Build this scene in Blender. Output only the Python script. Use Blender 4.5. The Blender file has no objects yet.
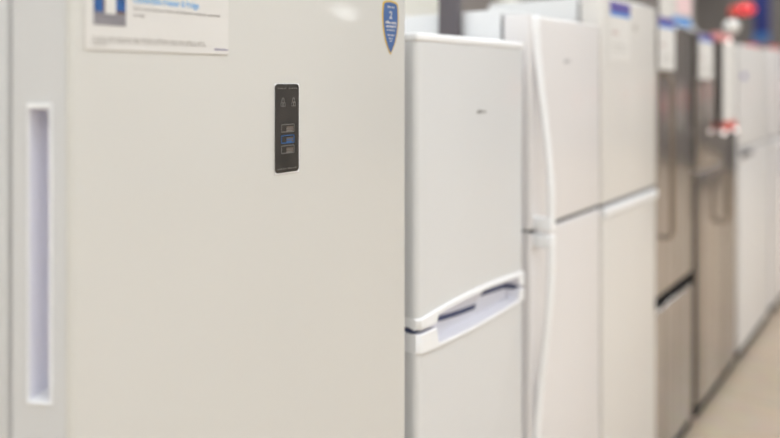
import bpy, bmesh, math, random
from mathutils import Vector, Matrix
random.seed(7)
scene = bpy.context.scene
COL = scene.collection

# ------------------------------------------------------------------ layout
# World: fridge fronts stand on the plane X = 0, the row runs along +Y,
# the aisle is at X > 0.  Camera height 1.5 m.
H = 1.5; D = 0.836
def sx(px):                       # distance along the row of a mark on the front plane
    return 942.9 / (940.0 - px) - 0.670
def zz(px, py):                   # height of that mark
    return H + (82.0 - py) / (0.9333 * (940.0 - px))

def project_y(px, x):               # row distance where a plane X = x shows at column px
    sn, cs = .625, .781
    a = (px-390)/687.0
    dx = x-D                        # right = dx*cs + y*sn ; fwd = -dx*sn + y*cs
    return (a*(-dx*sn) - dx*cs)/(sn-a*cs)
def project_z(px, py, x):
    y = project_y(px, x); fwd = -(x-D)*.625 + y*.781
    return H + (82-py)*fwd/687.0

# ------------------------------------------------------------------ materials
def rgb(r, g, b):
    f = lambda c: (c/255/12.92) if c/255 <= .04045 else ((c/255+.055)/1.055)**2.4
    return (f(r), f(g), f(b), 1)
def mat(name, col, rough=.4, metal=0.0, coat=0.0, coat_rough=.1, spec=.5, noise=None, emit=None, bump=None):
    m = bpy.data.materials.new(name); m.use_nodes = True
    nt = m.node_tree; b = nt.nodes['Principled BSDF']
    b.inputs['Base Color'].default_value = col
    b.inputs['Roughness'].default_value = rough
    b.inputs['Metallic'].default_value = metal
    b.inputs['Coat Weight'].default_value = coat
    b.inputs['Coat Roughness'].default_value = coat_rough
    b.inputs['Specular IOR Level'].default_value = spec
    if emit:
        b.inputs['Emission Color'].default_value = emit[0]
        b.inputs['Emission Strength'].default_value = emit[1]
    if noise:                      # (scale xyz, amount): slow tint change of the finish; on steel, painted reflection streaks
        tc = nt.nodes.new('ShaderNodeTexCoord'); mp = nt.nodes.new('ShaderNodeMapping')
        mp.inputs['Scale'].default_value = noise[0]
        nz = nt.nodes.new('ShaderNodeTexNoise'); nz.inputs['Scale'].default_value = 1; nz.inputs['Detail'].default_value = 3
        cr = nt.nodes.new('ShaderNodeValToRGB')
        a = noise[1]
        cr.color_ramp.elements[0].position = .3; cr.color_ramp.elements[1].position = .7
        cr.color_ramp.elements[0].color = tuple(c*(1-a) for c in col[:3]) + (1,)
        cr.color_ramp.elements[1].color = tuple(min(1, c*(1+a)) for c in col[:3]) + (1,)
        nt.links.new(tc.outputs['Object'], mp.inputs['Vector']); nt.links.new(mp.outputs['Vector'], nz.inputs['Vector'])
        nt.links.new(nz.outputs['Fac'], cr.inputs['Fac']); nt.links.new(cr.outputs['Color'], b.inputs['Base Color'])
    if bump:                       # (scale xyz, strength)
        tc = nt.nodes.new('ShaderNodeTexCoord'); mp = nt.nodes.new('ShaderNodeMapping')
        mp.inputs['Scale'].default_value = bump[0]
        nz = nt.nodes.new('ShaderNodeTexNoise'); nz.inputs['Scale'].default_value = 1
        bp = nt.nodes.new('ShaderNodeBump'); bp.inputs['Strength'].default_value = bump[1]; bp.inputs['Distance'].default_value = .002
        nt.links.new(tc.outputs['Object'], mp.inputs['Vector']); nt.links.new(mp.outputs['Vector'], nz.inputs['Vector'])
        nt.links.new(nz.outputs['Fac'], bp.inputs['Height']); nt.links.new(bp.outputs['Normal'], b.inputs['Normal'])
    return m

M = {}
M['cream']   = mat('cream painted steel', rgb(217,215,211), .45, coat=1, coat_rough=.03, noise=((2.5,2.5,.6), .012))
M['strip']   = mat('cool white plastic', rgb(217,217,219), .45, noise=((4,4,1), .01))
M['recess']  = mat('lavender white plastic', rgb(243,242,252), .5)
M['white2']  = mat('neutral white enamel', rgb(224,224,225), .42, coat=.8, coat_rough=.09, noise=((3,3,.8), .01))
M['white3']  = mat('rosy white enamel', rgb(235,231,231), .42, coat=.8, coat_rough=.09, noise=((3,3,.8), .01))
M['white4']  = mat('ivory white enamel', rgb(229,225,221), .42, coat=.8, coat_rough=.09, noise=((3,3,.8), .01))
M['white8']  = mat('cold white enamel', rgb(228,225,224), .4, coat=.3, coat_rough=.2, noise=((3,3,.8), .02))
M['side']    = mat('white side panel', rgb(226,226,227), .5, noise=((3,3,3), .01))
M['trim']    = mat('bright white plastic', rgb(249,249,251), .3, coat=.2)
M['pocket']  = mat('lavender plastic', rgb(228,227,235), .45)
M['slit']    = mat('blue-grey rubber', rgb(78,83,114), .8)
M['gasket']  = mat('grey rubber', rgb(120,118,120), .7)
M['dark']    = mat('dark rubber', rgb(40,40,44), .9, spec=.2)
M['matblack'] = mat('matt black rubber', rgb(20,20,22), .95, spec=.1)
M['black']   = mat('black plastic', rgb(24,24,28), .4)
M['steel']   = mat('reflection-streaked steel', rgb(178,173,171), .15, metal=.9, noise=((1,17,.3), .42))  # stretched noise paints reflected vertical streaks into the colour
M['steel2']  = mat('reflection-streaked steel warm', rgb(186,179,175), .15, metal=.9, noise=((1,17,.3), .42))  # same reflection streaks painted into a warmer tint
M['steelside'] = mat('dark grey painted side', rgb(66,62,60), .5)
M['barsteel'] = mat('pale steel', rgb(205,194,184), .35, metal=.8)
M['chrome']  = mat('handle steel', rgb(150,138,128), .25, metal=1)
M['glass']   = mat('black glass', rgb(42,38,36), .12, coat=.6, coat_rough=.05, noise=((40,40,14), .5))
M['mark']    = mat('grey print', rgb(150,150,150), .6)
M['marklow'] = mat('dim grey print', rgb(112,108,104), .6)
M['markblue']= mat('blue print', rgb(50,96,150), .6)
M['btnfill'] = mat('brown reflected glow', rgb(96,84,76), .5)  # brown glow reflected in the panel glass, painted as a fill
M['blackbtn']= mat('button black', rgb(30,28,28), .3)
M['paper']   = mat('card paper', rgb(225,222,219), .6, noise=((8,8,8), .008))
M['sky']     = mat('light blue ink', rgb(92,172,232), .6)
M['ink']     = mat('grey ink', rgb(150,143,141), .6)
M['inklow']  = mat('pale grey ink', rgb(182,177,172), .6)
M['imprint'] = mat('dull violet ink', rgb(122,114,158), .6)
M['reddish'] = mat('reddish brown ink', rgb(190,160,154), .6)
M['navy']    = mat('navy ink', rgb(64,56,130), .6)
M['picblue'] = mat('picture blue', rgb(38,86,148), .6, noise=((60,60,60), .4))
M['picgrey'] = mat('picture grey', rgb(140,136,142), .6, noise=((10,10,90), .2))
M['picbrown']= mat('picture brown', rgb(120,96,90), .6)
M['shield']  = mat('shield blue', rgb(66,100,156), .35, noise=((20,20,20), .12))
M['gold']    = mat('gold yellow ink', rgb(218,180,60), .4)
M['violet']  = mat('violet ink', rgb(92,80,160), .5)
M['azure']   = mat('azure ink', rgb(84,150,220), .5)
M['red']     = mat('lit red paper', rgb(222,40,36), .3, emit=(rgb(255,62,72), 1.3))
M['redmat']  = mat('red card', rgb(206,72,58), .5)
M['pinklow'] = mat('pale pink print', rgb(238,206,208), .5)
M['pink']    = mat('pink card', rgb(226,150,150), .5)
M['whiteball'] = mat('white gloss', rgb(240,236,232), .2, coat=.5)
M['signblue']= mat('navy blue sign', rgb(34,46,120), .5)
M['signlight']= mat('lighter blue sign', rgb(58,112,178), .5)
M['lamp']    = mat('glowing highlight', rgb(255,245,240), .5, emit=((1,.93,.92,1), 2.2))  # emission on the strip's balls imitates bright round highlights
M['diffuser']= mat('lit diffuser', rgb(255,255,255), .5, emit=((.93,.97,1,1), 14.0))
M['lampframe']= mat('white lamp housing', rgb(230,230,230), .5)
M['wire']    = mat('grey wire', rgb(120,120,120), .4, metal=.6)
M['post']    = mat('dark grey coated steel', rgb(92,86,90), .5)
M['wallcream'] = mat('cream wall', rgb(236,233,224), .8, noise=((.6,.6,.6), .02))
M['walldark']  = mat('taupe cladding', rgb(128,120,116), .8, noise=((.5,1.6,.7), .16))
M['wallfar']   = mat('grey taupe wall', rgb(122,116,112), .8, noise=((1.3,.5,.9), .18))
M['wallright'] = mat('light display wall', rgb(208,203,197), .6, noise=((.3,.7,.25), .22))
M['ceil']    = mat('ceiling', rgb(214,212,208), .8)

def floor_mat():
    m = mat('polished beige tile', rgb(198,184,173), .3, spec=.4)
    nt = m.node_tree; b = nt.nodes['Principled BSDF']
    tc = nt.nodes.new('ShaderNodeTexCoord')
    br = nt.nodes.new('ShaderNodeTexBrick')
    br.offset = 0; br.inputs['Scale'].default_value = 1
    br.inputs['Brick Width'].default_value = .6; br.inputs['Row Height'].default_value = .6
    br.inputs['Mortar Size'].default_value = .004
    br.inputs['Color1'].default_value = rgb(199,181,160); br.inputs['Color2'].default_value = rgb(190,172,151)
    br.inputs['Mortar'].default_value = rgb(160,143,124)
    nz = nt.nodes.new('ShaderNodeTexNoise'); nz.inputs['Scale'].default_value = 9; nz.inputs['Detail'].default_value = 4
    mx = nt.nodes.new('ShaderNodeMix'); mx.data_type = 'RGBA'; mx.blend_type = 'SOFT_LIGHT'; mx.inputs[0].default_value = .25
    nt.links.new(tc.outputs['Object'], br.inputs['Vector']); nt.links.new(tc.outputs['Object'], nz.inputs['Vector'])
    nt.links.new(br.outputs['Color'], mx.inputs[6]); nt.links.new(nz.outputs['Color'], mx.inputs[7])
    nt.links.new(mx.outputs[2], b.inputs['Base Color'])
    return m
M['floor'] = floor_mat()

# ------------------------------------------------------------------ mesh helpers
def box(bm, x0, x1, y0, y1, z0, z1, r=0, seg=3, only=None):
    vs = [bm.verts.new((x, y, z)) for x in (x0, x1) for y in (y0, y1) for z in (z0, z1)]
    q = [(0,1,3,2), (4,6,7,5), (0,4,5,1), (2,3,7,6), (0,2,6,4), (1,5,7,3)]
    fs = [bm.faces.new([vs[i] for i in f]) for f in q]
    bm.normal_update()
    if r:
        es = {e for f in fs for e in f.edges}
        if only: es = {e for e in es if only((e.verts[0].co + e.verts[1].co) / 2, (e.verts[1].co - e.verts[0].co).normalized())}
        bmesh.ops.bevel(bm, geom=list(es), offset=r, segments=seg, profile=.5, affect='EDGES')
def prism(bm, outline, x0, x1, r=0):       # outline of (y, z), extruded along X
    a = [bm.verts.new((x0, y, z)) for y, z in outline]; b = [bm.verts.new((x1, y, z)) for y, z in outline]
    n = len(outline)
    fs = [bm.faces.new(a), bm.faces.new(list(reversed(b)))]
    for i in range(n): fs.append(bm.faces.new([a[i], b[i], b[(i+1) % n], a[(i+1) % n]]))
    bmesh.ops.recalc_face_normals(bm, faces=fs)
    if r:
        es = [e for e in fs[1].edges] if x1 > x0 else [e for e in fs[0].edges]
        bmesh.ops.bevel(bm, geom=es, offset=r, segments=2, profile=.5, affect='EDGES')
def quad(bm, *pts):
    return bm.faces.new([bm.verts.new(p) for p in pts])
def tube(bm, pts, rad, n=12, flat=1.0):
    pts = [Vector(p) for p in pts]; rings = []
    for i, p in enumerate(pts):
        t = (pts[min(i+1, len(pts)-1)] - pts[max(i-1, 0)]).normalized()
        u = Vector((0, 1, 0)); u = (u - t * u.dot(t))
        if u.length < .1: u = Vector((0, 0, 1)); u = u - t * u.dot(t)
        u.normalize(); v = t.cross(u)
        rr = rad[i] if isinstance(rad, (list, tuple)) else rad
        rings.append([bm.verts.new(p + u*math.cos(2*math.pi*k/n)*rr + v*math.sin(2*math.pi*k/n)*rr*flat) for k in range(n)])
    fs = []
    for a, b in zip(rings, rings[1:]):
        for k in range(n): fs.append(bm.faces.new([a[k], a[(k+1) % n], b[(k+1) % n], b[k]]))
    fs.append(bm.faces.new(rings[0])); fs.append(bm.faces.new(rings[-1]))
    bmesh.ops.recalc_face_normals(bm, faces=fs)
def ball(bm, c, r, sz=(1,1,1)):
    m = Matrix.Translation(c) @ Matrix.Diagonal((sz[0], sz[1], sz[2], 1))
    bmesh.ops.create_uvsphere(bm, u_segments=24, v_segments=14, radius=r, matrix=m)
def text(bm, s, y0, z0, size, x, maxw=None):
    """flat lettering on the plane X = x, reading along +Y"""
    c = bpy.data.curves.new('lettering', 'FONT'); c.body = s; c.size = size; c.extrude = 0.0; c.offset = size*.012
    o = bpy.data.objects.new('lettering', c); COL.objects.link(o)
    dg = bpy.context.evaluated_depsgraph_get(); me = o.evaluated_get(dg).to_mesh()
    w = max((v.co.x for v in me.vertices), default=1)
    k = (maxw / w) if maxw else 1
    base = len(bm.verts)
    vs = [bm.verts.new((x, y0 + v.co.x*k, z0 + v.co.y)) for v in me.vertices]
    for p in me.polygons:
        try: bm.faces.new([vs[i] for i in p.vertices])
        except ValueError: pass
    o.evaluated_get(dg).to_mesh_clear()
    bpy.data.objects.remove(o); bpy.data.curves.remove(c)
def scribble(bm, y0, y1, z, h, x, seed=1, cw=.55):
    """a line of print too small to read: letter-sized strokes with word gaps"""
    rnd = random.Random(seed); y = y0; left = rnd.randint(3, 8)
    while y < y1:
        if left == 0:
            y += h*.45; left = rnd.randint(2, 9); continue
        w = h*cw*rnd.uniform(.6, 1.2); hh = h*rnd.choice([.62, .62, .7, 1.0])
        ye = min(y+w*.8, y1)
        if ye > y: quad(bm, (x, y, z), (x, ye, z), (x, ye, z+hh), (x, y, z+hh))
        y += w; left -= 1

ORG = {}
def thing(name, label, cat, loc, group=None):
    o = bpy.data.objects.new(name, None); COL.objects.link(o); o.location = loc
    o.empty_display_size = .1
    o['label'] = label; o['category'] = cat
    if group: o['group'] = group
    ORG[o.name] = Vector(loc)
    return o
def obj(name, bm, m, parent=None, label=None, smooth=True, org=None):
    if parent: o_ = ORG[parent.name]
    else: o_ = Vector(org) if org else Vector((0,0,0))
    for v in bm.verts: v.co -= o_
    me = bpy.data.meshes.new(name)
    bm.normal_update(); bm.to_mesh(me); bm.free()
    ms = m if isinstance(m, list) else [m]
    for k in ms: me.materials.append(M[k])
    if smooth:
        for p in me.polygons: p.use_smooth = True
        me.set_sharp_from_angle(angle=math.radians(35))
    o = bpy.data.objects.new(name, me); COL.objects.link(o)
    if parent: o.parent = parent
    else: o.location = o_
    if label: o['label'] = label
    ORG[o.name] = o_
    return o
def tag(o, label, cat, group=None):
    o['label'] = label; o['category'] = cat
    if group: o['group'] = group
def struct(name, bm, m):
    o = obj(name, bm, m); o['kind'] = 'structure'; return o
def B(): return bmesh.new()

# ------------------------------------------------------------------ the setting
X0, X1, Y0, Y1, ZC = -2.6, 8.0, -4.0, 13.0, 4.0
b = B(); box(b, X0, X1, Y0, Y1, -.1, 0); struct('floor', b, 'floor')
b = B(); box(b, X0, X1, Y0, Y1, ZC, ZC+.1); struct('ceiling', b, 'ceil')
b = B(); box(b, X0-.1, X0, Y0, Y1, 0, ZC); struct('wall_back', b, 'wallcream')
b = B(); box(b, X1, X1+.1, Y0, Y1, 0, ZC); struct('wall_right', b, 'wallright')
b = B(); box(b, X0-.1, X1+.1, Y1, Y1+.1, 0, ZC); struct('wall_far', b, 'wallfar')
b = B(); box(b, X0-.1, X1+.1, Y0-.1, Y0, 0, ZC); struct('wall_near', b, 'wallcream')
b = B(); box(b, X0, X0+.06, 5.06, Y1, 0, ZC, .004); struct('trim_1', b, 'walldark')       # dark cladding on the back wall
b = B(); box(b, X0+.06, X0+.16, 5.86, 6.14, 0, ZC, .004); struct('trim_2', b, 'wallcream') # pale pilaster
b = B(); box(b, X0+.0, X0+.012, Y0, 5.06, 0, .1); struct('baseboard_back', b, 'wallright')

# ------------------------------------------------------------------ fridges
def fridge_body(root, s0, s1, h, depth, m_side, door_t=.065, kick=.05, gap_=.012):
    b = B(); box(b, -depth, -door_t-gap_, s0+.002, s1-.002, .03, h-.004, .006, 2); obj('cabinet', b, m_side, root)
    b = B(); box(b, -door_t-gap_-.0005, -door_t+.001, s0+.012, s1-.012, kick+.02, h-.02); obj('gasket', b, 'gasket', root)
    b = B(); box(b, -door_t-.03, -.008, s0+.006, s1-.006, .010, kick+.005); obj('kick_plate', b, 'dark', root)  # dark plate set flush to draw the shadow line under the doors
    for yy in (s0+.05, s1-.05):
        for xx in (-depth+.06, -.11):
            b = B(); bmesh.ops.create_cone(b, cap_ends=True, segments=14, radius1=.02, radius2=.016, depth=.032, matrix=Matrix.Translation((xx, yy, .016)))
            obj('foot', b, 'black', root)
front_edge = lambda r: (lambda c, d: c.x > -.001)

def door(root, s0, s1, z0, z1, m, t=.065, r=.012, name='door', x1=0.0):
    b = B(); box(b, x1-t, x1, s0, s1, z0, z1, r, 4, only=lambda c, d: c.x > x1-.001)
    return obj(name, b, m, root)

# --- the large cream upright in the foreground
s0, s1 = .377, sx(404)+.009
TH = 1.86
f1 = thing('refrigerator', 'large cream-white single-door fridge in the foreground with black control panel', 'refrigerator', (-.33, (s0+s1)/2, 0))
fridge_body(f1, s0, s1, TH, .66, 'strip', door_t=.072, gap_=.022)
sp = .4165; A_ = Vector((-.072, s0, 0)); B_ = Vector((0, sp, 0))
def fillet(p, q, r_, n=5):           # rounded corner between the chamfer and the front
    u = (p-q).normalized(); v = Vector((0, 1, 0)); pts = []
    for k in range(n+1):
        t = k/n; pts.append(q + u*r_*(1-t)**2 + v*r_*t**2)
    return pts
fl = fillet(A_, B_, .008)
out = [(p.x, p.y) for p in fl] + [(0, s1-.010), (-.0008, s1-.006), (-.0035, s1-.0018), (-.010, s1), (-.010, s1), (-.072, s1), (-.072, fl[0].y+.045), (fl[0].x-.022, fl[0].y+.045)]
b = B(); n = len(out)
A = [b.verts.new((x, y, .06)) for x, y in out]; C = [b.verts.new((x, y, TH-.004)) for x, y in out]
b.faces.new(A); b.faces.new(list(reversed(C)))
for k in range(n): b.faces.new([A[k], A[(k+1) % n], C[(k+1) % n], C[k]])
bmesh.ops.recalc_face_normals(b, faces=b.faces[:])
dr = obj('door', b, 'cream', f1)
# the chamfered grip side: local frame, u along the chamfer (0 deep edge .. wd at the front), d inwards
du = (B_-A_).normalized(); dn = Vector((-du.y, du.x, 0)); wd = (fl[0]-A_).length-.0006
def ch(u, d, z): return A_ + du*u + dn*d + Vector((0, 0, z))
def at_px(px, d=0):                   # chamfer coordinate that shows at column px
    lo, hi = -.05, .2
    for _ in range(50):
        m = (lo+hi)/2; p = ch(m, d, 0); dx = p.x-D
        c = 390+687*(dx*.781+p.y*.625)/(-dx*.625+p.y*.781)
        if c < px: lo = m
        else: hi = m
    return lo
def ch_z(u, py):
    p = ch(u, 0, 0); return H+(82-py)*(-(p.x-D)*.625+p.y*.781)/687.0
ha, hb = at_px(27.8), at_px(52.3); um = (ha+hb)/2
hz0, hz1 = ch_z(um, 404), ch_z(um, 103.5)
b = B()
def chbox(bm, ua, ub, za, zb, d0=0, d1=.02):
    vs = [bm.verts.new(ch(u, d, z)) for u in (ua, ub) for d in (d0, d1) for z in (za, zb)]
    fs = [bm.faces.new([vs[i] for i in f]) for f in [(0,1,3,2), (4,6,7,5), (0,4,5,1), (2,3,7,6), (0,2,6,4), (1,5,7,3)]]
    bmesh.ops.recalc_face_normals(bm, faces=fs)
chbox(b, .0, wd, .06, hz0); chbox(b, .0, wd, hz1, TH-.004); chbox(b, .0, ha, hz0, hz1, 0, .012); chbox(b, hb, wd, hz0, hz1, 0, .012)
hs = obj('handle_strip', b, 'strip', f1, label='cool white slanted side strip of the cream door')
ia, ib = at_px(29.7), at_px(50.2); iz0, iz1 = ch_z(um, 400.5), ch_z(um, 109)
def cring(d, ua, ub, za, zb): return [ch(ua, d, za), ch(ub, d, za), ch(ub, d, zb), ch(ua, d, zb)]
def loft(bm, R, cap=False):
    V = [[bm.verts.new(p) for p in q] for q in R]
    for P, Q in zip(V, V[1:]):
        for k in range(4): bm.faces.new([P[k], P[(k+1) % 4], Q[(k+1) % 4], Q[k]])
    if cap: bm.faces.new(V[-1])
    bmesh.ops.recalc_face_normals(bm, faces=bm.faces[:])
b = B(); loft(b, [cring(.012, ha, hb, hz0, hz1), cring(-.0022, ha, hb, hz0, hz1), cring(-.0034, ha+.0014, hb-.0014, hz0+.0015, hz1-.0015), cring(-.003, ia-.0008, ib+.0008, iz0-.001, iz1+.001), cring(.001, ia, ib, iz0, iz1)])
obj('recess_rim', b, 'trim', hs, label='white rim around the grip recess')
b = B(); loft(b, [cring(.001, ia, ib, iz0, iz1), cring(.036, ia, ib+.002, iz0, iz1)], True)
bmesh.ops.reverse_faces(b, faces=b.faces[:]); b.normal_update()
for f in b.faces:
    if f.normal.z > .9: f.material_index = 1  # floor face in brighter white: light falling into the recess, put into colour
obj('grip_recess', b, ['recess', 'trim'], hs, label='lavender-grey grip recess', smooth=False)
# control panel
ca, cb = sx(274.3), sx(298); cz0, cz1 = zz(286, 172), zz(286, 84)
b = B(); box(b, .0, .0016, ca-.0001, cb+.0020, cz0-.0022, cz1+.0008, .0014, 2); cpb = obj('panel_bezel', b, 'trim', f1, label='thin white bezel of the control panel')
b = B()
rr = .006; pts = []
for (cy, cz, a0) in ((cb-rr, cz1-rr, 0), (ca+rr, cz1-rr, 90), (ca+rr, cz0+rr, 180), (cb-rr, cz0+rr, 270)):
    for k in range(5):
        a = math.radians(a0 + k*22.5); pts.append((cy+rr*math.cos(a), cz+rr*math.sin(a)))
prism(b, pts, .0, .0024); cp = obj('control_panel', b, 'glass', f1, label='glossy black upright touch control panel')
W = cb-ca; L = cz1-cz0; xf = .0027
def cy(u): return ca+W*u
def cz(v): return cz1-L*v
b = B()
scribble(b, cy(.10), cy(.44), cz(.055), L*.014, xf, 3); scribble(b, cy(.56), cy(.92), cz(.055), L*.014, xf, 4)
obj('lettering', b, 'marklow', cp); b = B(); scribble(b, cy(.10), cy(.46), cz(.965), L*.020, xf, 5); scribble(b, cy(.52), cy(.92), cz(.965), L*.018, xf, 6)
obj('lettering', b, 'marklow', cp)
def frame(bm, ya, yb, za, zb, w, x):
    for (p, q, s, t) in ((ya, yb, za, za+w), (ya, yb, zb-w, zb), (ya, ya+w, za, zb), (yb-w, yb, za, zb)):
        quad(bm, (x, p, s), (x, q, s), (x, q, t), (x, p, t))
for u in (.22, .66):              # padlock icons
    b = B(); frame(b, cy(u), cy(u+.2), cz(.255), cz(.205), W*.025, xf)
    o = [(cy(u+.1)+W*.07*math.cos(a), cz(.205)+W*.14*math.sin(a)) for a in [math.pi*k/10 for k in range(11)]]
    i = [(cy(u+.1)+W*.045*math.cos(a), cz(.205)+W*.11*math.sin(a)) for a in [math.pi*k/10 for k in range(11)]]
    for k in range(10): quad(b, (xf, *o[k]), (xf, *o[k+1]), (xf, *i[k+1]), (xf, *i[k]))
    quad(b, (xf, cy(u+.08), cz(.245)), (xf, cy(u+.12), cz(.245)), (xf, cy(u+.12), cz(.215)), (xf, cy(u+.08), cz(.215)))
    obj('icon', b, 'marklow', cp)
for v, mk in ((.50, 'marklow'), (.625, 'markblue'), (.74, 'marklow')):
    b = B(); frame(b, cy(.24), cy(.80), cz(v+.048), cz(v-.048), W*.03, xf)
    scribble(b, cy(.46), cy(.76), cz(v+.012), L*.022, xf, int(v*100))
    quad(b, (xf, cy(.46), cz(v+.036)), (xf, cy(.70), cz(v+.036)), (xf, cy(.70), cz(v+.022)), (xf, cy(.46), cz(v+.022)))
    b2 = B(); quad(b2, (xf-.0001, cy(.46), cz(v+.036)), (xf-.0001, cy(.76), cz(v+.036)), (xf-.0001, cy(.76), cz(v-.02)), (xf-.0001, cy(.46), cz(v-.02)))
    obj('button_glow', b2, 'btnfill', cp)  # patch of reflected brown behind the button print
    obj('button', b, mk, cp, label='blue outlined touch button' if mk == 'markblue' else None)
# shield sticker
ya, yb, za, zb = sx(382), sx(398.6), zz(390, 54.5), zz(390, .5)
cyy = (ya+yb)/2; hw = (yb-ya)/2*.97; hh = zb-za
prof = [(0,0), (.20,.06), (.42,.14), (.63,.24), (.80,.36), (.92,.48), (.985,.60), (1,.72), (.98,.84), (.93,.93), (.84,.965), (.5,.988), (0,1)]
def shield(k, x0, x1, bm):
    o = [(cyy+u*hw*k, za+hh*.5+(v-.5)*hh*(k*.5+.5 if k < 1 else 1)) for u, v in prof]
    o += [(cyy-u*hw*k, za+hh*.5+(v-.5)*hh*(k*.5+.5 if k < 1 else 1)) for u, v in reversed(prof[1:-1])]
    prism(bm, o, x0, x1)
b = B(); shield(1.0, 0, .0008, b); ss = obj('sticker', b, 'gold', f1, label='blue shield-shaped sticker with yellow edge and a 2')
b = B(); shield(.88, .0004, .0012, b); obj('sticker_face', b, 'shield', ss, label='blue face of the shield')
b = B(); xs = .0016
def sy(u): return cyy+hw*u
def sz(v): return zb-hh*v
text(b, '2', sy(-.22), sz(.335), hh*.19, xs)
scribble(b, sy(-.40), sy(.42), sz(.135), hh*.032, xs, 11)
scribble(b, sy(-.66), sy(.68), sz(.43), hh*.05, xs, 12); scribble(b, sy(-.58), sy(.60), sz(.50), hh*.05, xs, 15)
scribble(b, sy(-.50), sy(.52), sz(.56), hh*.026, xs, 14)
scribble(b, sy(-.42), sy(.44), sz(.655), hh*.03, xs, 18); scribble(b, sy(-.22), sy(.2), sz(.715), hh*.03, xs, 16); scribble(b, sy(-.14), sy(.12), sz(.76), hh*.026, xs, 17)
obj('lettering', b, 'paper', ss, label='white lettering')

# product card on the foreground fridge
ya, yb, z0c = sx(84), sx(228), zz(156, 52.3); z1c = z0c+.165
card = thing('information_card', 'white product card with small fridge picture on the foreground fridge door', 'card', (.0, (ya+yb)/2, z0c))
b = B(); box(b, .0002, .0022, ya, yb, z0c, z1c, .0006, 1); obj('sheet', b, 'paper', card)
xc = .0026
pa, pb, pz0, pz1 = sx(93), sx(125), zz(109, 25.5), zz(109, -24)
b = B(); quad(b, (xc, pa, pz0), (xc, pb, pz0), (xc, pb, pz1), (xc, pa, pz1)); pic = obj('picture', b, 'picblue', card, label='small photo of a white fridge between blue walls')
ph = pz1-pz0; pw = pb-pa
b = B(); quad(b, (xc+.0003, pa, pz0), (xc+.0003, pb, pz0), (xc+.0003, pb, pz0+ph*.26), (xc+.0003, pa, pz0+ph*.26)); obj('picture_floor', b, 'picgrey', pic)
b = B(); quad(b, (xc+.0003, pa+pw*.28, pz0+ph*.26), (xc+.0003, pa+pw*.36, pz0+ph*.26), (xc+.0003, pa+pw*.36, pz1), (xc+.0003, pa+pw*.28, pz1))
quad(b, (xc+.0003, pa+pw*.70, pz0+ph*.24), (xc+.0003, pb, pz0+ph*.24), (xc+.0003, pb, pz0+ph*.30), (xc+.0003, pa+pw*.70, pz0+ph*.30)); obj('picture_shade', b, 'picbrown', pic)
b = B(); quad(b, (xc+.0006, pa+pw*.34, pz0+ph*.23), (xc+.0006, pa+pw*.68, pz0+ph*.23), (xc+.0006, pa+pw*.68, pz1-ph*.1), (xc+.0006, pa+pw*.34, pz1-ph*.1)); obj('picture_fridge', b, 'paper', pic)
b = B(); text(b, 'Convertible Freezer & Fridge', sx(132.5), zz(165, 5.6), .0122, xc, sx(198)-sx(132.5)); obj('heading', b, 'sky', card, label='light blue bold heading')
b = B(); text(b, 'Easily convert between freezer and refrigerator modes for customized', sx(132.5), zz(165, 12.6), .0056, xc, sx(219)-sx(132.5))
text(b, 'storage.', sx(132.5), zz(137, 16.6), .0056, xc); obj('description', b, 'ink', card)
b = B(); scribble(b, sx(92), sx(204), zz(148, 41.3), .0032, xc, 31); obj('fine_print', b, 'inklow', card); b = B(); scribble(b, sx(92), sx(205), zz(148, 44.2), .0032, xc, 32); obj('fine_print', b, 'inklow', card); b = B(); scribble(b, sx(92), sx(106), zz(99, 45.2), .0032, xc, 33)
obj('fine_print', b, 'inklow', card)
b = B(); scribble(b, sx(213.5), sx(227), zz(220, 50.4), .0032, xc, 35); obj('imprint', b, 'imprint', card, label='tiny navy imprint')

# --- small two-door fridge with moulded grip band
s0, s1 = sx(417.5), sx(524)
T2 = 1.603
f2 = thing('refrigerator', 'short white two-door fridge with wide moulded grip band between its doors', 'refrigerator', (-.29, (s0+s1)/2, 0))
fridge_body(f2, s0, s1, T2-.012, .58, 'side', door_t=.06)
zt, zb_ = 1.012, .940                      # band ends
w2 = s1-s0
def arc(u): return 4*u*(1-u)
def top_c(u): return zt + .011*arc(min(1, max(0, u)))+.003*u
def bot_c(u): return zb_ - .009*arc(u) + .003*u
N = 24
us = [i/N for i in range(N+1)]
def Y2(u): return s0+w2*u
# doors with arched edges meeting the band
b = B(); out = [(Y2(u), top_c(u)) for u in us] + [(s1, T2-.02), (s0, T2-.02)]; prism(b, out, -.06, 0)
es = [e for e in b.edges if abs((e.verts[0].co-e.verts[1].co).normalized().z) > .9 and e.verts[0].co.x > -.001]
bmesh.ops.bevel(b, geom=es, offset=.014, segments=5, profile=.5, affect='EDGES')
fd = obj('freezer_door', b, 'white2', f2)
b = B(); out = [(s0, .06), (s1, .06)] + [(Y2(u), bot_c(u)) for u in reversed(us)]; prism(b, out, -.06, 0)
es = [e for e in b.edges if abs((e.verts[0].co-e.verts[1].co).normalized().z) > .9 and e.verts[0].co.x > -.001]
bmesh.ops.bevel(b, geom=es, offset=.014, segments=5, profile=.5, affect='EDGES')
ld = obj('door', b, 'white2', f2)
b = B(); box(b, -.575, .002, s0-.001, s1+.001, T2-.02, T2, .007, 3); obj('top_cap', b, 'trim', f2, label='bright white top cap')
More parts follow.
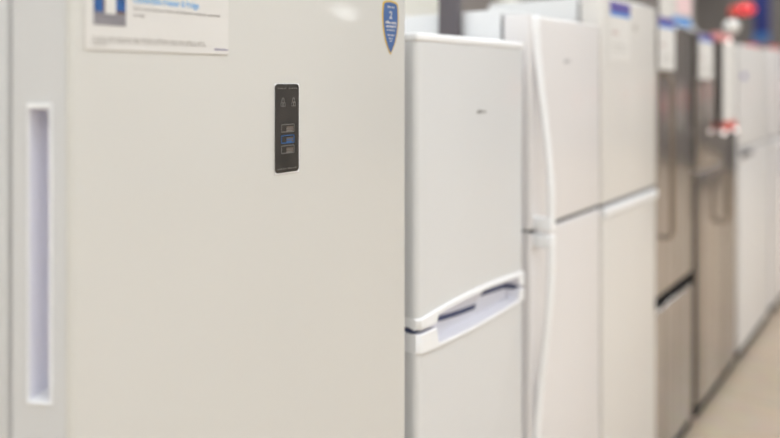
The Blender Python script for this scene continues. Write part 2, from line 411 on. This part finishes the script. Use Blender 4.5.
# the band: upper rail belongs to the freezer door, lower rail to the lower door
PL, PR, PM = .14, .925, .605            # grip pocket ends and its step
def gap(u):                             # height of the dark slit between the two doors
    if u < PL: return .985
    if u < PM: t = (u-PL)/(PM-PL); return .982 - .019*t - .003*arc(t)
    t = (u-PM)/(1-PM); return .988 - .012*t
def rail(upper, bm):
    n = 60; rows = []
    for i in range(n+1):
        u = i/n; y = Y2(u)
        # depth of the front skin follows the rounded vertical door edge
        e = .0; d = min(u, 1-u)*w2
        xr = .004 if d > .012 else .004 - .010*(1-d/.012)**2
        inside = PL < u < PR
        g = gap(u)
        if upper:
            zt_ = top_c(u); zr = zt_-.0125 if inside else g+.0045
            prof = [(-.058, zt_), (xr-.002, zt_), (xr+.002, zt_-.003), (xr+.002, zr+.002), (xr, zr)]
            prof += [(xr-.010 if inside else xr-.003, zr-.001), (xr-.036 if inside else xr-.016, g+.0065), (-.058, g+.0065)]
        else:
            zb2 = bot_c(u); zr = zb2+.010 if inside else g-.0045
            prof = [(-.058, zb2), (xr-.002, zb2), (xr+.002, zb2+.003), (xr+.002, zr-.002), (xr, zr)]
            prof += [(xr-.034 if inside else xr-.003, zr-.001 if inside else zr+.0003), (xr-.036 if inside else xr-.016, g-.0065), (-.058, g-.0065)]
        rows.append([bm.verts.new((x, y, z)) for x, z in prof])
    fs = []
    for A, C in zip(rows, rows[1:]):
        for k in range(len(A)):
            fs.append(bm.faces.new([A[k], A[(k+1) % len(A)], C[(k+1) % len(A)], C[k]]))
            if k in (4, 5): fs[-1].material_index = 1
    fs.append(bm.faces.new(rows[0])); fs.append(bm.faces.new(rows[-1]))
    bmesh.ops.recalc_face_normals(bm, faces=fs)
b = B(); rail(True, b); obj('grip_rail', b, ['trim', 'pocket'], fd, label='bright white upper grip rail')
b = B(); rail(False, b); obj('grip_rail', b, ['trim', 'pocket'], ld, label='bright white lower grip rail')
b = B(); rows = []
for i in range(61):
    u = i/60; rows.append([b.verts.new((x, Y2(min(max(u, .01), .99)), gap(u)+dz)) for x, dz in ((-.034 if PL < u < PR else -.014, -.0075), (-.034 if PL < u < PR else -.014, .0075), (-.05, .0075), (-.05, -.0075))])
for A, C in zip(rows, rows[1:]):
    for k in range(4): b.faces.new([A[k], A[(k+1) % 4], C[(k+1) % 4], C[k]])
b.faces.new(rows[0]); b.faces.new(rows[-1]); bmesh.ops.recalc_face_normals(b, faces=b.faces[:])
obj('door_seal', b, 'slit', f2, label='dark slit between the doors')
b = B(); scribble(b, sx(477), sx(486), zz(481, 113), .008, .0006, 41); obj('badge', b, 'marklow', fd, label='small grey badge')

# --- slim two-door fridge with bow handles
s0, s1 = sx(531), sx(600)
T3 = 1.679; Z3 = 1.106
f3 = thing('refrigerator', 'rosy white two-door fridge with long white bow handles', 'refrigerator', (-.3, (s0+s1)/2, 0))
fridge_body(f3, s0, s1, T3+.022, .60, 'side', door_t=.08)
fd = door(f3, s0, s1, Z3+.0035, T3, 'white3', t=.08, r=.010, name='freezer_door')
ld = door(f3, s0, s1, .055, Z3-.0035, 'white3', t=.08, r=.010)
b = B(); box(b, -.072, -.006, s0+.010, s1-.004, Z3-.010, Z3+.010); obj('door_seal', b, 'dark', f3, label='dark slit between the doors')
hy = s0+.022
for up, par in ((True, fd), (False, ld)):
    b = B(); pts = []; rad = []
    n = 24
    for i in range(n+1):
        t = i/n
        if up: z = (T3-.02) + (Z3+.03-(T3-.02))*t
        else: z = .52 + (Z3-.03-.52)*t
        tt = min(1, t*1.12); bow = .043*(tt*tt*(3-2*tt)*.75+tt*.25)
        
        pts.append((.003+bow, hy, z)); rad.append(.013)
    # foot of the handle at the split
    zf = Z3+.022 if up else Z3-.022
    tube(b, pts, rad, 12, .75)
    box(b, -.004, .054, hy-.014, hy+.014, zf-.018, zf+.018, .005)
    if up: box(b, -.004, .010, hy-.014, hy+.014, T3-.05, T3-.004, .004)
    else: box(b, -.004, .010, hy-.014, hy+.014, .49, .54, .004)
    obj('handle', b, 'trim', par, label='white bow handle')
b = B(); yy = sx(567); scribble(b, yy-.022, yy+.022, zz(567, 63), .012, .0006, 44); obj('badge', b, 'mark', fd, label='small grey badge')
# dark post standing in the gap between the short fridge and the bow-handle fridge
g0 = sx(524)+.004; g1 = sx(531)-.004
def post_x(px):
    a = (px-390)/687.0; y = (g0+g1)/2
    return D + y*(a*.781-.625)/(.781+a*.625)
b = B(); box(b, (xq0:=post_x(440.5)), (xq1:=post_x(459.5)), g0+.003, g1-.003, .012, 2.25, .003, 2)
pz = thing('display_post', 'dark grey post in the gap behind the short fridge with the grip band', 'post', (-.27, (g0+g1)/2, 0))
obj('upright', b, 'post', pz)
b = B(); box(b, -.36, -.18, g0+.001, g1-.001, 0, .014, .002, 1); obj('base_plate', b, 'post', pz)

# --- tall ivory two-door fridge
s0, s1 = sx(603), sx(656)
T4 = 1.782; Z4 = 1.098
f4 = thing('refrigerator', 'tall ivory white two-door fridge next to the dark steel ones', 'refrigerator', (-.22, (s0+s1)/2, 0))
fridge_body(f4, s0, s1, T4, .42, 'side', door_t=.075)
fd = door(f4, s0, s1, Z4+.010, T4-.002, 'white4', t=.075, r=.010)
ld = door(f4, s0, s1, .055, Z4-.016, 'white4', t=.075, r=.010, name='freezer_door')
b = B(); box(b, -.07, -.012, s0+.006, s1-.006, Z4-.02, Z4+.014); obj('door_seal', b, 'gasket', f4)
b = B(); pr = [(-.07, Z4-.016), (.004, Z4-.034), (.008, Z4-.026), (.008, Z4-.008), (.002, Z4-.003), (-.03, Z4-.004), (-.07, Z4-.006)]
A = [b.verts.new((x, s0+.003, z)) for x, z in pr]; C = [b.verts.new((x, s1-.003, z)) for x, z in pr]
b.faces.new(A); b.faces.new(list(reversed(C)))
for k in range(len(pr)): b.faces.new([A[k], A[(k+1) % 7], C[(k+1) % 7], C[k]])
bmesh.ops.recalc_face_normals(b, faces=b.faces[:]); obj('grip_rail', b, 'trim', ld, label='bright white grip lip')
b = B(); bmesh.ops.create_cone(b, cap_ends=True, segments=20, radius1=.013, radius2=.012, depth=.003, matrix=Matrix.Translation((.001, sx(635), zz(635, 28))) @ Matrix.Rotation(math.pi/2, 4, 'Y'))
obj('badge', b, 'inklow', fd, label='small round badge')

def spec_card(pa, pb, top, bot, label, seed, hdr=.24, logo=True, x=.0, z_off=0):
    ya, yb = sx(pa), sx(pb); m = (pa+pb)/2
    z1, z0 = zz(m, top), zz(m, bot)
    r = thing('information_card', label, 'card', (x, (ya+yb)/2, z0), 'specification cards further down the row')
    b = B(); box(b, x+.0002, x+.0022, ya, yb, z0, z1, .0006, 1); obj('sheet', b, 'paper', r)
    h = z1-z0; w = yb-ya; xx = x+.0026
    b = B(); quad(b, (xx, ya, z1-h*hdr*.75), (xx, yb, z1-h*hdr*.75), (xx, yb, z1), (xx, ya, z1)); obj('header', b, 'violet', r, label='violet-blue header')
    b = B(); quad(b, (xx, ya, z1-h*hdr), (xx, yb, z1-h*hdr), (xx, yb, z1-h*hdr*.75), (xx, ya, z1-h*hdr*.75)); obj('header_line', b, 'azure', r)
    if logo:
        b = B(); scribble(b, ya+w*.1, ya+w*.4, z1-h*.55, h*.07, xx, seed); obj('fine_print', b, 'reddish', r, label='reddish brown mark'); b = B(); scribble(b, ya+w*.1, ya+w*.9, z1-h*.75, h*.03, xx, seed+1); obj('fine_print', b, 'inklow', r); b = B(); scribble(b, ya+w*.1, ya+w*.8, z1-h*.84, h*.03, xx, seed+2)
        obj('fine_print', b, 'inklow', r)
    return r
spec_card(609.5, 629.5, 3, 61, 'pale card with violet header on the tall ivory fridge', 51)
spec_card(656.5, 673, 18, 70, 'white card with blue header hanging on the nearer dark steel fridge', 61, .2, x=.006)
spec_card(697, 711.5, 35, 79, 'white card with blue header on the farther dark steel fridge', 71, .16, x=.006)

# --- dark steel bottom-freezer fridge
s0, s1 = sx(657.5), sx(692.8)
T5 = 1.728; Z5 = .655
f5 = thing('refrigerator', 'dark steel fridge with black groove above its freezer drawer', 'refrigerator', (-.3, (s0+s1)/2, 0))
fridge_body(f5, s0, s1, T5, .60, 'steelside', door_t=.065)
fd = door(f5, s0, s1, Z5+.024, T5-.002, 'steel', r=.008)
ld = door(f5, s0, s1, .055, Z5-.024, 'steel', r=.008, name='freezer_drawer')
b = B(); box(b, -.064, -.004, s0+.002, s1-.002, Z5-.026, Z5+.026); obj('grip_groove', b, 'matblack', f5, label='black grip groove')
b = B(); hy = s0+.055
tube(b, [(.0, hy, .90), (.028, hy, .905), (.038, hy, .93), (.038, hy, 1.25), (.038, hy, 1.50), (.028, hy, 1.525), (.0, hy, 1.53)], .0085, 10); obj('handle', b, 'chrome', fd, label='slim steel bar handle')
# --- dark steel multi-door fridge
s0, s1 = sx(698), sx(736.5)
T6 = 1.722; Z6 = 1.106; mid = sx(722)
f6 = thing('refrigerator', 'dark steel multi-door fridge with a red and white strip on it', 'refrigerator', (-.31, (s0+s1)/2, 0))
fridge_body(f6, s0, s1, T6, .62, 'steelside', door_t=.065)
du = door(f6, s0, mid-.003, Z6+.012, T6-.002, 'steel2', r=.007)
dl = door(f6, s0, mid-.003, .055, Z6-.012, 'steel2', r=.007)
dw = door(f6, mid+.003, s1, .055, T6-.002, 'steel', r=.007)
b = B(); box(b, -.06, -.010, s0+.003, mid, Z6-.014, Z6+.014); obj('trim_bar', b, 'barsteel', f6, label='pale bar between the left doors')
b = B(); yy = mid-.035
tube(b, [(.0, yy, .82), (.03, yy, .83), (.036, yy, .86), (.036, yy, 1.03), (.03, yy, 1.055), (.0, yy, 1.06)], .011, 10)
obj('handle', b, 'chrome', dl, label='dark steel bar handle')
# promotional strip on its right door
ya, yb = sx(718.5), sx(731)
st = thing('promotional_strip', 'narrow white hanging strip with red ends on the farther dark steel fridge', 'banner', (.02, (ya+yb)/2, 1.26))
b = B(); box(b, .018, .022, ya, yb, 1.305, 1.70, .001, 1); obj('sheet', b, 'paper', st)
b = B(); box(b, .016, .024, ya-.004, yb+.004, 1.262, 1.306, .002, 1); obj('hem', b, 'redmat', st, label='red lower hem')
b = B(); box(b, .0, .023, ya-.14, yb-.08, 1.698, 1.735, .002, 1); obj('hanger', b, 'pink', st, label='pinkish red top tab')
for yy in (sx(717.5), sx(728.8)):  # bright round highlights, made as glowing balls
    b = B(); ball(b, (.03, yy, 1.258), .012); obj('lamp', b, 'lamp', st, label='small glowing ball standing in for a highlight')
b = B(); ball(b, (.03, sx(722.5), zz(728, 42)), .010); obj('lamp', b, 'lamp', st, label='small glowing ball standing in for a highlight')

# --- white fridges further down
s0, s1 = sx(739.5), sx(769)
T8 = 1.706
f8 = thing('refrigerator', 'cold white fridge beyond the dark steel ones, under the blue hanging sign', 'refrigerator', (-.31, (s0+s1)/2, 0))
fridge_body(f8, s0, s1, T8, .62, 'post')  # grey cabinet colour puts the shade of the gap into its side
fd = door(f8, s0, s1, 1.142, T8-.002, 'white8', r=.012, name='freezer_door'); ld = door(f8, s0, s1, .055, 1.126, 'white8', r=.012)
b = B(); box(b, -.002, .022, s0+.03, s0+.24, 1.095, 1.122, .006); obj('handle', b, 'post', ld, label='dark horizontal grip')
b = B(); quad(b, (.0008, sx(742), zz(744, 79)), (.0008, sx(746), zz(744, 79)), (.0008, sx(746), zz(744, 73)), (.0008, sx(742), zz(744, 73))); obj('badge', b, 'violet', fd, label='small violet-blue badge')
b = B(); box(b, -.05, -.01, sx(754), sx(763), T8+.0002, T8+.016, .002, 1)
o = obj('promotional_strip', b, 'redmat', org=(-.03, sx(757), T8)); tag(o, 'red strip lying on top of the white fridge under the blue sign', 'banner')
s0 = sx(773); s1 = s0+.62
f9 = thing('refrigerator', 'white fridge cut off by the right border, last of the row', 'refrigerator', (-.31, (s0+s1)/2, 0))
fridge_body(f9, s0, s1, 1.72, .62, 'post')
door(f9, s0, s1, 1.142, 1.718, 'white3', r=.012, name='freezer_door'); ld = door(f9, s0, s1, .055, 1.126, 'white3', r=.012)
b = B(); box(b, .0, .022, s0+.03, s0+.2, 1.095, 1.122, .006); obj('handle', b, 'trim', ld)
b = B(); box(b, -.05, -.01, s0+.12, s0+.4, 1.7205, 1.74, .002, 1)
o = obj('promotional_strip', b, 'redmat', org=(-.03, s0+.2, 1.72)); tag(o, 'red strip on top of the fridge at the right border', 'banner')

# ------------------------------------------------------------------ things above the row
ya, yb = project_y(660.5, -.05), project_y(692, -.05)
t = thing('promotional_sign', 'white and pink sign with blue lower edge standing on the nearer dark steel fridge', 'sign', (-.05, (ya+yb)/2, T5))
b = B(); box(b, -.055, -.045, ya, yb, T5+.012, T5+.24, .004); obj('board', b, 'whiteball', t)
for yy in (ya+.08, yb-.08):
    b = B(); box(b, -.09, -.01, yy-.012, yy+.012, T5, T5+.02, .003); obj('sign_foot', b, 'lampframe', t)
b = B(); quad(b, (-.0445, ya+.14, T5+.016), (-.0445, yb-.03, T5+.016), (-.0445, yb-.03, T5+.055), (-.0445, ya+.14, T5+.055)); obj('blue_edge', b, 'azure', t)
b = B(); quad(b, (-.0445, ya+.2, T5+.07), (-.0445, yb-.03, T5+.07), (-.0445, yb-.03, T5+.20), (-.0445, ya+.2, T5+.20)); obj('print', b, 'pinklow', t)
def balloon(px, py, rad, m, label, sz=(1,1,1), x=-.04):
    y, z = project_y(px, x), project_z(px, py, x)
    t = thing('balloon', label, 'balloon', (x, y, T6))
    b = B(); ball(b, (x, y, z), rad, sz); obj('balloon_ball', b, m, t)
    b = B(); tube(b, [(x, y, T6-.004), (x, y, z-rad*sz[2]*.9)], .003, 8)
    bmesh.ops.create_cone(b, cap_ends=True, segments=14, radius1=.02, radius2=.018, depth=.008, matrix=Matrix.Translation((x, y, T6+.002)))
    obj('stick', b, 'wire', t)
    return t
balloon(731.5, 27, .041, 'whiteball', 'white ball-shaped balloon on top of the farther dark steel fridge', x=-.03)
balloon(733, 12, .026, 'redmat', 'small dull red balloon above the white ball-shaped one', (1, 1, 1.4), x=-.11)
# glossy red lantern hanging over the aisle end
t = thing('lantern', 'bright red oval lantern hanging beside the blue sign', 'lantern', (-.10, 4.55, 1.93))
xl = -.25; yl = project_y(745, xl); zl = project_z(745, 9.5, xl)
t.location = (xl, yl, zl); ORG[t.name] = Vector((xl, yl, zl))
b = B(); ball(b, (xl, yl, zl), .045, (1.5, 1.5, .9)); obj('lantern_shade', b, 'red', t)
b = B(); tube(b, [(xl, yl, zl+.04), (xl, yl, ZC-.001)], .002, 6); obj('cord', b, 'wire', t)
# blue hanging sign
ysg = 9.0
def at_y(px, py, y):                # point at row distance y on the view ray
    a = (px-390)/687.0
    dx = y*(a*.781-.625)/(.781+a*.625)
    fwd = -dx*.625 + y*.781
    return dx+D, H+(82-py)*fwd/687.0
xa, zlow = at_y(753.5, 42, ysg); xb, zm = at_y(769.5, 33, ysg)
t = thing('hanging_sign', 'navy blue sign with lighter blue lower edge hanging above the far aisle', 'sign', ((xa+xb)/2, ysg, zlow))
b = B(); box(b, xa, xb, ysg, ysg+.02, zm, 3.0, .003); obj('sign_panel', b, 'signblue', t)
b = B(); box(b, xa-.01, xb, ysg-.002, ysg+.022, zlow, zm, .003); obj('sign_edge', b, 'signlight', t, label='lighter blue lower edge')
for x in (xa+.03, xb-.03):
    b = B(); tube(b, [(x, ysg+.01, 2.99), (x, ysg+.01, ZC-.001)], .003, 6); obj('hanger_wire', b, 'wire', t)

# ------------------------------------------------------------------ ceiling lamps (real fittings with their lamps)
k = 0
lp = [(x, y) for x in (-.9, 1.5, 3.9, 6.3) for y in (-2.4, .4, 3.2, 6.0, 8.8, 11.4)]
places = {}
for (x, y) in lp:
    t = thing('ceiling_light', 'flat white ceiling light over the store aisles', 'lamp', (x, y, ZC), 'ceiling lights')
    b = B(); box(b, x-.32, x+.32, y-.62, y+.62, ZC-.05, ZC+.0, .004); obj('frame', b, 'lampframe', t)
    b = B(); box(b, x-.29, x+.29, y-.59, y+.59, ZC-.055, ZC-.045); obj('diffuser', b, 'diffuser', t)
    l = bpy.data.lights.new('ceiling_lamp', 'AREA'); l.shape = 'RECTANGLE'; l.size = .58; l.size_y = 1.18
    l.energy = 47; l.color = (.86, .94, 1)
    lo = bpy.data.objects.new('ceiling_lamp', l); COL.objects.link(lo); lo.location = (0, 0, -.062); lo.parent = t

t = thing('wall_lamp', 'long lit wall lamp across the store, mirrored at the top of the foreground fridge door', 'lamp', (8, 12.1, 3.0))
b = B(); box(b, 7.93, 8.0, 11.3, 12.9, 2.91, 3.09, .01); obj('lamp_housing', b, 'lampframe', t)
b = B(); box(b, 7.92, 7.935, 11.34, 12.86, 2.93, 3.07, .003); obj('diffuser', b, 'diffuser', t)
for i, (x, z, w_, h_, m) in enumerate([(1.9, 1.35, .28, .4, 'redmat'), (2.4, 1.2, .35, .9, 'whiteball'), (2.95, 1.4, .3, .35, 'redmat'), (3.5, 1.1, .4, 1.0, 'whiteball'), (4.3, 1.3, .5, .5, 'pink')]):
    b = B(); box(b, x-w_/2, x+w_/2, 12.97, 13.0, z-h_/2, z+h_/2, .003); struct('trim_%d' % (i+3), b, m)    # unseen panels added for the steel doors to mirror

w = bpy.data.worlds.new('store air'); scene.world = w; w.use_nodes = True
w.node_tree.nodes['Background'].inputs['Color'].default_value = (.95, .96, 1, 1)
w.node_tree.nodes['Background'].inputs['Strength'].default_value = .5

# ------------------------------------------------------------------ camera
th = math.atan2(.625, .781)
cam = bpy.data.cameras.new('camera'); co = bpy.data.objects.new('camera', cam); COL.objects.link(co)
co.location = (D, 0, H); co.rotation_euler = (math.pi/2, 0, th)
cam.sensor_width = 36; cam.lens = 36*687/780; cam.shift_y = -137/780
cam.clip_start = .02; cam.clip_end = 60
cam.dof.use_dof = True; cam.dof.focus_distance = 687/(.9333*625); cam.dof.aperture_fstop = 1.06
scene.camera = co
vs = scene.view_settings
vs.view_transform = 'Standard'; vs.look = 'None'; vs.gamma = 1; vs.exposure = -1.27; vs.use_curve_mapping = False
